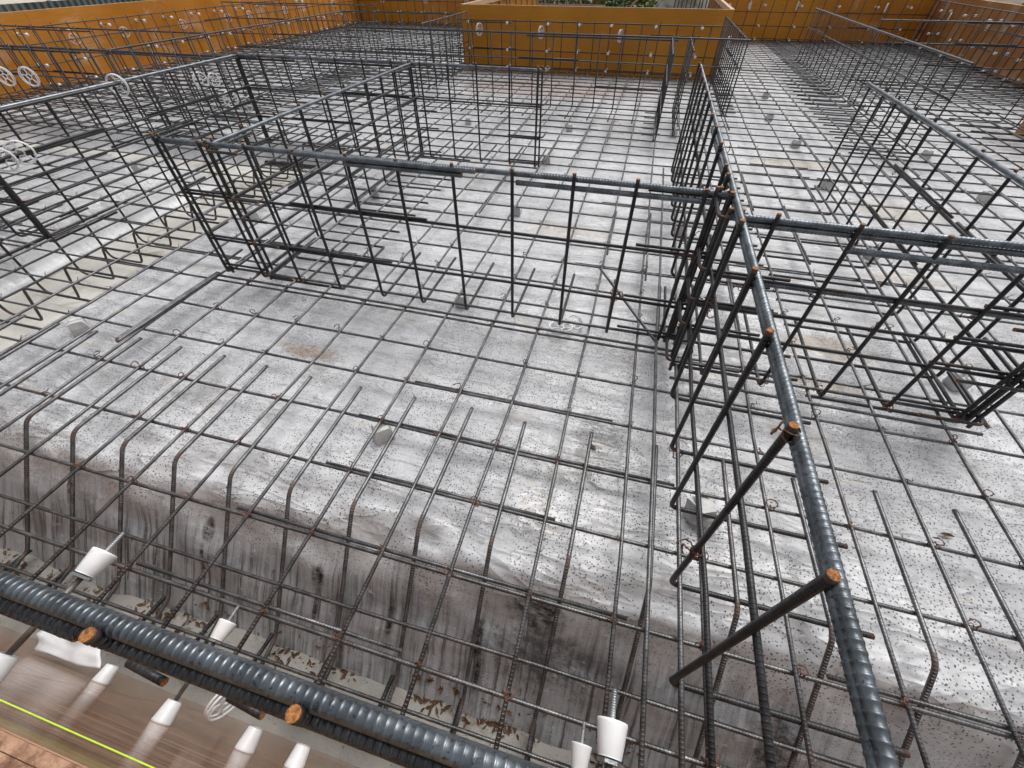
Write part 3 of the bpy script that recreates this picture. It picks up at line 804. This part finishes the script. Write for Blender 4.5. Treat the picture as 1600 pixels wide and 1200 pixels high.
tie_row([-2.51, -1.957, -1.40, -.986, -.575, -.024, .528], 7.15, 'x', PI, 'amber box formwork', frm='from the left')
tie_row([1.2, 1.8, 2.4, 3.0, 3.6, 4.1], 11.03, 'x', PI, 'back right formwork', frm='from the left')
tie_row([6.2, 6.7, 7.2, 7.75, 8.3, 8.9, 9.6, 10.4], 4.50, 'y', PI / 2, 'worn right formwork')

# ------------------------------------------------------------------ formwork panels
RAGGED = m_simple('splintered_plywood_edge', (.16, .075, .04), (.46, .27, .17), 70, .8, .9, 150, bd=.004)
def panel(p0, p1, inward, z0, z1, mat, label, group, thick=.012, topbat=True):
    edge_ = RAGGED if mat is PLYFRONT else PLYEDGE; stud_ = PLYFRONT if mat is PLYFRONT else TIMBER
    a = Vector((p0[0], p0[1], 0)); b = Vector((p1[0], p1[1], 0)); L = (b - a).length; d = (b - a).normalized()
    nrm = Vector((inward[0], inward[1], 0))   # towards the concrete side
    ang = math.atan2(d.y, d.x)
    t = thing('formwork_panel', (a.x, a.y, z0), label, 'formwork panel', group, (0, 0, ang))
    side = 1 if Vector((-d.y, d.x, 0)).dot(nrm) > 0 else -1
    h = z1 - z0
    q = -side * thick
    m = MB(); m.box((.0015, min(0, q), 0), (L - .0015, max(0, q), h - .002)); m.build('board', mat, t, smooth=False)
    if topbat:
        y0, y1 = (q, q - side * .03)
        m = MB(); m.box((.0, min(y0, y1) , h - .055), (L, max(y0, y1), h)); m.box((.0, min(0, q) + .001, h - .002), (L, max(0, q) - .001, h + .001)); m.build('top_rail', edge_, t, smooth=False)
        m = MB()
        for k in range(int(L / .45) + 1):
            x = min(L - .03, .02 + k * .45); m.box((x, min(y0, y1), .0), (x + .03, max(y0, y1), h - .057))
        m.build('stud_frame', stud_, t, smooth=False)
    return t
def run(p0, p1, inward, z0, z1, mat, n, where, group):
    for i in range(n):
        a = (p0[0] + (p1[0] - p0[0]) * i / n, p0[1] + (p1[1] - p0[1]) * i / n); b = (p0[0] + (p1[0] - p0[0]) * (i + 1) / n, p0[1] + (p1[1] - p0[1]) * (i + 1) / n)
        panel(a, b, inward, z0, z1, mat[i % len(mat)], where(i), group)
run((-7.10, 1.0), (-7.10, 12.05), (1, 0), -.45, .665, [PLY, PLY, PLY, PLY, PLY, PLY], 6, lambda i: '%s orange panel from the near end of the left formwork wall' % ORD[i], 'left formwork wall panels')
run((-7.10, 12.05), (-2.66, 12.05), (0, -1), -.45, .72, [PLYBOX, PLY], 3, lambda i: '%s orange panel from the left in the back left formwork' % ORD[i], 'back left formwork panels')
run((-2.66, 7.15), (.86, 7.15), (0, -1), -.45, .645, [PLYBOX], 2, lambda i: ('left' if i == 0 else 'right') + ' half of the glossy amber box formwork front', 'amber box formwork panels')
run((-2.66, 7.163), (-2.66, 12.03), (-1, 0), -.45, .645, [PLYBOX], 2, lambda i: ('near' if i == 0 else 'far') + ' panel of the left face of the amber box formwork', 'amber box formwork panels')
run((.86, 7.163), (.86, 11.01), (1, 0), -.45, .645, [PLYBOX], 2, lambda i: ('near' if i == 0 else 'far') + ' panel of the right face of the amber box formwork', 'amber box formwork panels')
run((.86, 11.03), (4.5, 11.03), (0, -1), -.45, .74, [PLYBOX, PLY], 2, lambda i: ('left' if i == 0 else 'right') + ' panel of the back right formwork', 'back right formwork panels')
run((4.50, 11.03), (4.50, 5.42), (-1, 0), -.45, .645, [PLYBR, PLYBR, PLYBR], 3, lambda i: '%s worn brown panel counted from the back corner of the right formwork' % ORD[i], 'right formwork panels')
panel((4.49, 5.42), (3.40, 5.42), (0, 1), -.45, .10, PLY, 'low orange panel turning the corner at the right picture edge', 'small corner panels')
panel((3.40, 5.42), (3.40, 3.0), (-1, 0), -.45, .10, PLY, 'low orange panel running towards the camera at the right picture edge', 'small corner panels')
fp = panel((-2.6, FY), (-.80, FY), (0, 1), -.46, .60, PLYFRONT, 'brown streaked panel at the far left of the front formwork', 'front formwork panels')
fp = panel((-.80, FY), (1.0, FY), (0, 1), -.46, .60, PLYFRONT, 'brown streaked panel in the lower left corner with splintered top edge', 'front formwork panels')
m = MB((-.6, FY + .01, .55)); m.tube([(-2.6, -.0835, .53), (-.6, -.0835, .545), (.9, -.084, .55)], .0007, 6, 0)
tag(m.build('string_line', STRING), 'thin bright yellow-green string stretched along the brown formwork', 'string line')

# ------------------------------------------------------------------ wheel spacers (white plastic rings with spokes)
def wheel_mesh():
    m = MB(); R = .052
    for rr, off in ((R, .006), (R, -.006), (.014, 0)):
        pts = [(math.cos(2 * PI * k / 24) * rr, off, math.sin(2 * PI * k / 24) * rr) for k in range(25)]
        m.tube(pts, .0034, 6, None)
    for k in range(5):
        a = 2 * PI * k / 5 + .3
        m.tube([(math.cos(a) * .014, 0, math.sin(a) * .014), (math.cos(a) * R, .004, math.sin(a) * R)], .0030, 6, None)
        m.tube([(math.cos(a) * .03, 0, math.sin(a) * .03), (math.cos(a + .25) * R, -.004, math.sin(a + .25) * R)], .0026, 6, None)
    return m.mesh('wheel_spacer', [WHITE])
WM = wheel_mesh()
def wheel(x, y, z, rot, label, grp='white wheel spacers clipped on the cages', s=1.0):
    o = put('wheel_spacer', WM, None, (x, y, z), rot, s); return tag(o, label, 'wheel spacer', grp)
wheel(-2.99, 2.22, .57, (0, 0, .35), 'white wheel spacer clipped on the top bar of the trench cage')
wheel(-2.97, 1.54, .41, (0, 0, .9), 'white wheel spacer on the trench cage near the left edge, right of a pair')
wheel(-2.99, 1.46, .40, (0, .4, .8), 'white wheel spacer on the trench cage near the left edge, left of a pair')
wheel(-3.33, 3.12, .43, (0, .2, 1.25), 'upper white wheel spacer of the cluster by the rear cage corner')
wheel(-3.20, 3.12, .44, (0, .3, 1.3), 'upper right white wheel spacer of the cluster by the rear cage corner', s=.8)
wheel(-3.16, 3.16, .31, (0, .2, 1.1), 'middle white wheel spacer of the cluster by the rear cage corner')
wheel(-3.04, 3.16, .28, (0, .5, .9), 'right white wheel spacer of the cluster by the rear cage corner')
wheel(-3.06, 3.10, .11, (0, .5, .5), 'lower white wheel spacer on the uprights by the rear cage corner')
wheel(-5.00, 3.03, .40, (0, 0, .25), 'big white wheel spacer near the left edge, right one of two', s=1.25)
wheel(-5.285, 3.03, .39, (0, 0, .25), 'big white wheel spacer cut by the left picture edge', s=1.25)
wheel(-.165, 1.425, -.035, (PI / 2 - .15, 0, .3), 'white wheel spacer lying flat behind the foot of the centre cage', s=.95)
wheel(-.11, 1.47, -.030, (PI / 2 + .35, 0, 1.3), 'broken white wheel spacer beside the one lying flat behind the centre cage', s=.7)
wheel(.135, -.055, .395, (0, 0, .85), 'white wheel spacer under the large cone tie at the bottom of the picture', s=.95)
wheel(-.50, -.035, .20, (0, .3, 1.2), 'white wheel spacer hanging under the thick ribbed bar', s=.6)
for i, yy in enumerate([5.02, 5.72, 6.72, 7.67, 8.2, 9.2, 9.75, 10.9]):
    wheel(-7.03, yy, .385, (0, .2, 1.1), '%s white wheel spacer from the near end along the left formwork' % ORD[i], 'wheel spacers along the left formwork')
for i, xx in enumerate([-6.4, -5.3, -4.3, -3.4]):
    wheel(xx, 11.97, .41, (0, 0, 1.0), '%s white wheel spacer from the left along the back left formwork' % ORD[i], 'wheel spacers along the back left formwork', 1.1)
for i, xx in enumerate([-2.37, -1.50, -.45]):
    wheel(xx, 7.06, .40 - .012 * i, (0, 0, 1.25), ['left', 'middle', 'right'][i] + ' white wheel spacer, seen edge-on, on the amber box front', 'wheel spacers on the amber box', 1.25)
for i, xx in enumerate([1.55, 2.35, 3.75]):
    wheel(xx, 10.96, .47, (0, 0, 1.2), '%s white wheel spacer from the left on the back right formwork' % ORD[i], 'wheel spacers on the back right formwork', 1.2)
for i, yy in enumerate([10.2, 9.0, 7.9, 7.45]):
    wheel(4.43, yy, .42, (0, 0, 1.2), '%s white wheel spacer from the back corner along the worn right formwork' % ORD[i], 'wheel spacers along the right formwork', 1.0)
wheel(.80, 6.4, .42, (0, 0, 1.2), 'white wheel spacer on the cage beside the right face of the amber box')

# ------------------------------------------------------------------ scraps in the trench
vs = []; n = 14
for j in range(n + 1):
    for i in range(n + 1):
        u, v = i / n, j / n
        p = Vector((-1.112 + .176 * u + v * (-.03 - .027 * u), -.084 + .012 * u + .055 * v + .003 * math.sin(u * 7), -.01 + .012 * noise.noise((u * 3, v * 3, 0)) - .05 * v * 0 + .004 * math.sin(u * 5 + v * 3)))
        if v == 1: p.y -= .004 * abs(math.sin(u * 9))
        vs.append(p)
m = MB((-1.05, -.05, -.01)); m.raw(vs, [(j * (n + 1) + i, j * (n + 1) + i + 1, (j + 1) * (n + 1) + i + 1, (j + 1) * (n + 1) + i) for j in range(n) for i in range(n)])
o = m.build('plastic_scrap', m_simple('scrap_film', (.50, .51, .52), (.66, .67, .68), 12, .4, .3, 30), smooth=True)
md = o.modifiers.new('thick', 'SOLIDIFY'); md.thickness = .0012
tag(o, 'crumpled white scrap of film in the trench beside the thick ribbed bar', 'plastic scrap')
lf = MB(); rnd = random.Random(5)
def leaf(x, y, z, s, a, tl):
    c, q = math.cos(a), math.sin(a)
    pts = [(-1, 0, .1), (-.4, .38, .22), (.3, .34, .3), (1, 0, .05), (.3, -.34, .3), (-.4, -.38, .15), (0, 0, 0)]
    V = []
    for px, py, pz in pts:
        px *= s; py *= s * .8; pz *= s * tl
        V.append((x + px * c - py * q, y + px * q + py * c, z + pz + .002))
    lf.raw(V, [(0, 1, 6), (1, 2, 6), (2, 3, 6), (3, 4, 6), (4, 5, 6), (5, 0, 6)])
for i in range(1500):
    x = rnd.uniform(-2.4, .55)
    if noise.noise((x * 6, 2, 0)) * 1.6 + rnd.uniform(-.22, .22) < .02: continue
    y = .105 + rnd.gauss(0, .020) - (.06 * max(0, -1.0 - x)); s = rnd.choice((rnd.uniform(.002, .006), rnd.uniform(.004, .009), rnd.uniform(.008, .017)))
    leaf(x, max(-.07, y), max(FLOOR, sheet_z(x, y) if y > .125 else FLOOR) , s, rnd.uniform(0, 6.28), rnd.uniform(.4, 1.6))
for i in range(260):
    leaf(rnd.uniform(-2.4, .3), rnd.uniform(-.07, .12), FLOOR, rnd.uniform(.0015, .005), rnd.uniform(0, 6.28), rnd.uniform(.2, 1))
tag(lf.build('leaf_litter', LEAF, smooth=False), 'dry brown leaves and grit gathered along the foot of the wet bank', 'leaf litter', kind='stuff')
for i, (x, y, z, s) in enumerate(((1.062, .80, -.055, .02), (.62, .46, -.06, .014), (.05, .845, -.057, .018))):
    lf = MB((x, y, z)); leaf(x, y, z, s, i * 1.3, .8)
    tag(lf.build('dead_leaf', LEAF, smooth=False), ['brown leaf on the sheet by a short bar at the right', 'small brown leaf on the sheet right of the long cage', 'dark curled leaf on the grey stain in the centre right'][i], 'leaf', 'single leaves on the sheet')

# ------------------------------------------------------------------ beyond the formwork
def bush(x, y, z, r, h, mat, label, nleaf=1500, ls=.05):
    t = thing('bush', (x, y, z), label, 'bush', 'bushes beyond the formwork'); rnd = random.Random(int(x * 100 + y * 7))
    s = MB()
    for k in range(7):
        a = rnd.uniform(0, 6.28); s.tube([(0, 0, 0), (math.cos(a) * r * .3, math.sin(a) * r * .3, h * .5), (math.cos(a) * r * .7, math.sin(a) * r * .6, h * .9)], .012, 5, 0)
    s.build('stem', BARK, t)
    m = MB()
    cl = [(rnd.gauss(0, r * .45), rnd.gauss(0, r * .4), h * rnd.uniform(.15, .9)) for _ in range(22)]
    for k in range(nleaf):
        c = rnd.choice(cl); p = Vector((c[0] + rnd.gauss(0, r * .16), c[1] + rnd.gauss(0, r * .16), max(.02, c[2] + rnd.gauss(0, h * .10))))
        u = Vector((rnd.gauss(0, 1), rnd.gauss(0, 1), rnd.gauss(0, .7))).normalized() * ls; w = u.orthogonal().normalized() * ls * .45
        w.rotate(Matrix.Rotation(rnd.uniform(0, 6), 3, u.normalized()))
        m.raw([p - u, p + w, p + u, p - w], [(0, 1, 2, 3)])
    m.build('foliage', mat, t, smooth=False); return t
bush(-1.9, 13.2, -.5, .9, 1.3, FOL_A, 'dark green bush behind the left part of the amber box', 2200)
bush(-.9, 13.0, -.5, .8, 1.3, FOL_A, 'dark green bush behind the middle of the amber box', 2200)
bush(-1.35, 12.6, -.5, .25, 1.2, FOL_B, 'yellow-green plant behind the middle of the amber box', 500, .06)
bush(-.35, 12.8, -.5, .3, 1.2, FOL_B, 'yellow-green plant behind the right part of the amber box', 500, .06)
bush(-3.0, 13.9, -.5, .8, 1.3, FOL_A, 'dark green bush behind the timber frames', 1600)
bush(.1, 13.7, -.5, .7, 1.3, FOL_A, 'dark green bush beside the grey tarp heap', 1600)
for i, (x, y, r, h) in enumerate(((5.9, 11.2, .9, 1.0), (6.6, 9.6, .8, .9), (6.2, 8.4, .7, .9))):
    bush(x, y, -.5, r, h, FOL_A, ['leafy green bush above the far end of the worn right formwork', 'leafy green bush above the middle of the worn right formwork', 'low green bush at the top right picture edge'][i], 1500)
def rock(x, y, z, r, label):
    import bmesh
    bm = bmesh.new(); bmesh.ops.create_icosphere(bm, subdivisions=3, radius=r)
    for v in bm.verts:
        n_ = noise.noise(v.co * (1.6 / r) + Vector((x, y, 0))); v.co *= 1 + .28 * n_; v.co.z *= .75
    me = bpy.data.meshes.new('boulder'); bm.to_mesh(me); bm.free(); me.materials.append(STONE)
    for p in me.polygons: p.use_smooth = True
    tag(put('boulder', me, None, (x, y, z)), label, 'boulder', 'boulders beyond the right formwork')
for i, (x, y, r) in enumerate(((5.5, 10.4, .40), (5.6, 9.4, .45), (5.7, 8.5, .40), (5.6, 7.6, .42), (5.7, 6.8, .4), (6.7, 10.6, .6))):
    rock(x, y, -.20, r, '%s mossy grey boulder counted from the back, above the right formwork' % ORD[i])
# timber frames, posts and bundle of bars behind the amber box
tf = thing('timber_frame', (-2.2, 12.4, -.5), 'red-brown timber and steel frame behind the left end of the amber box', 'timber frame')
m = MB((-2.2, 12.4, -.5))
for k in range(9):
    x = -2.62 + k * .16; m.box((x, 12.36, -.5), (x + .035, 12.40, 1.2))
m.build('post', m_simple('red_brown_wood', (.10, .035, .02), (.18, .08, .05), 10, .7), tf, smooth=False)
m = MB((-2.2, 12.4, -.5)); m.box((-2.7, 12.30, .30), (-1.2, 12.355, .36)); m.box((-2.7, 12.30, .62), (-1.3, 12.355, .66)); m.build('rail', m_simple('pale_rail', (.3, .22, .18), (.45, .36, .3), 10, .7), tf, smooth=False)
for i, (x0, z0, x1, z1) in enumerate(((-2.0, .85, -1.6, .25), (-.75, .25, -.35, .62))):
    m = MB((x0, 12.1, z0)); m.tube([(x0, 12.1, z0), (x1, 12.0, z1)], .018, 6, 0)
    tag(m.build('wooden_batten', TIMBER), ['pale slanting batten leaning down to the right behind the amber box', 'pale slanting batten rising to the right behind the amber box'][i], 'batten', 'slanting battens')
rock_h = MB((.7, 12.6, -.5)); V = []; F = []; n = 24
for j in range(n + 1):
    for i in range(n + 1):
        u, v = i / n * 2 - 1, j / n * 2 - 1; h = max(0, 1 - u * u) * max(0, 1 - v * v)
        V.append((.45 + u * .8, 12.7 + v * .5, -.5 + 1.25 * h ** .5 + .12 * noise.noise((u * 5, v * 5, 1)) * h))
for j in range(n):
    for i in range(n): F.append((j * (n + 1) + i, j * (n + 1) + i + 1, (j + 1) * (n + 1) + i + 1, (j + 1) * (n + 1) + i))
rock_h.raw(V, F); tag(rock_h.build('tarp_heap', TARP, smooth=True), 'creased grey tarp over a heap behind the right end of the amber box', 'tarp')
for i in range(10):
    x = .25 + i * .075; m = MB((x, 11.8, -.5)); m.tube([(x, 11.8, -.5), (x + random.uniform(-.05, .05), 11.9, 1.1)], .012, 6, 0)
    tag(m.build('upright_stake', BARK), '%s dark stake from the left behind the amber box' % ORD[i], 'stake', 'dark stakes behind the amber box')
# corrugated fence to the left
fe = thing('corrugated_fence', (-8.6, 6, -.5), 'low grey-green corrugated steel fence beyond the left formwork', 'fence')
m = MB((-8.6, 6, -.5)); V = []; F = []
N = 760
for k in range(N + 1):
    y = 2.0 + k * .0165; xo = .016 * (1 if (k % 6) in (1, 2, 3) else -1)
    V += [(-8.6 + xo, y, -.5), (-8.6 + xo, y, .655)]
for k in range(N): F.append((2 * k, 2 * k + 2, 2 * k + 3, 2 * k + 1))
m.raw(V, F); so = m.build('corrugated_sheet', CORR, fe, smooth=False); md = so.modifiers.new('t', 'SOLIDIFY'); md.thickness = .003
m = MB((-8.6, 6, -.5))
for y in (2.5, 4.3, 6.1, 7.9, 9.7, 11.5, 13.3): m.box((-8.66, y, -.5), (-8.625, y + .05, .66))
m.build('post', BARK, fe, smooth=False)
pd = MB(); pd.raw([(-40, -5, -.05), (-8.75, -5, -.05), (-8.75, 40, -.05), (-40, 40, -.05)], [(0, 1, 2, 3)])
pd.raw([(-8.75, -5, -.05), (-8.75, -5, -.6), (-8.75, 40, -.6), (-8.75, 40, -.05)], [(0, 1, 2, 3)])
tag(pd.build('pavement', m_simple('pale_paving', (.42, .36, .30), (.52, .46, .40), 1.5, .85)), kind='structure')

# ------------------------------------------------------------------ light
w = bpy.data.worlds.new('World'); sc.world = w; w.use_nodes = True
wn = w.node_tree; bg = wn.nodes['Background']
sky = wn.nodes.new('ShaderNodeTexSky'); sky.sky_type = 'NISHITA'; sky.sun_disc = False
EL, AZ = math.radians(62), math.radians(25)
sky.sun_elevation = EL; sky.sun_rotation = AZ; sky.air_density = 1.0; sky.dust_density = 6.0; sky.ozone_density = 1.0
hs = wn.nodes.new('ShaderNodeHueSaturation'); hs.inputs['Saturation'].default_value = .22
wn.links.new(sky.outputs[0], hs.inputs['Color']); wn.links.new(hs.outputs[0], bg.inputs['Color'])
bg.inputs['Strength'].default_value = .15
sun = bpy.data.lights.new('sun', 'SUN'); sun.energy = .7; sun.angle = math.radians(40); sun.color = (1, .98, .95)
so = bpy.data.objects.new('sun', sun); COL.objects.link(so)
dirv = Vector((math.sin(AZ) * math.cos(EL), math.cos(AZ) * math.cos(EL), math.sin(EL)))
so.rotation_euler = dirv.to_track_quat('Z', 'Y').to_euler()

# ------------------------------------------------------------------ camera
cam = bpy.data.cameras.new('camera'); co = bpy.data.objects.new('camera', cam); COL.objects.link(co); sc.camera = co
pit, rol, yaw = .8055863, -.00186, .26472
cy, sy = math.cos(yaw), math.sin(yaw)
fwd = Vector((-sy * math.cos(pit), cy * math.cos(pit), -math.sin(pit))); r_ = Vector((cy, sy, 0)); u_ = r_.cross(fwd)
r2 = r_ * math.cos(rol) + u_ * math.sin(rol); u2 = -r_ * math.sin(rol) + u_ * math.cos(rol)
co.matrix_world = Matrix(((r2.x, u2.x, -fwd.x, 0), (r2.y, u2.y, -fwd.y, 0), (r2.z, u2.z, -fwd.z, 1.085), (0, 0, 0, 1)))
cam.sensor_width = 36; cam.lens = 640.17 / 1600 * 36; cam.clip_start = .01; cam.clip_end = 400
vs_ = sc.view_settings; vs_.view_transform = 'Standard'; vs_.look = 'None'; vs_.gamma = 1; vs_.exposure = .2
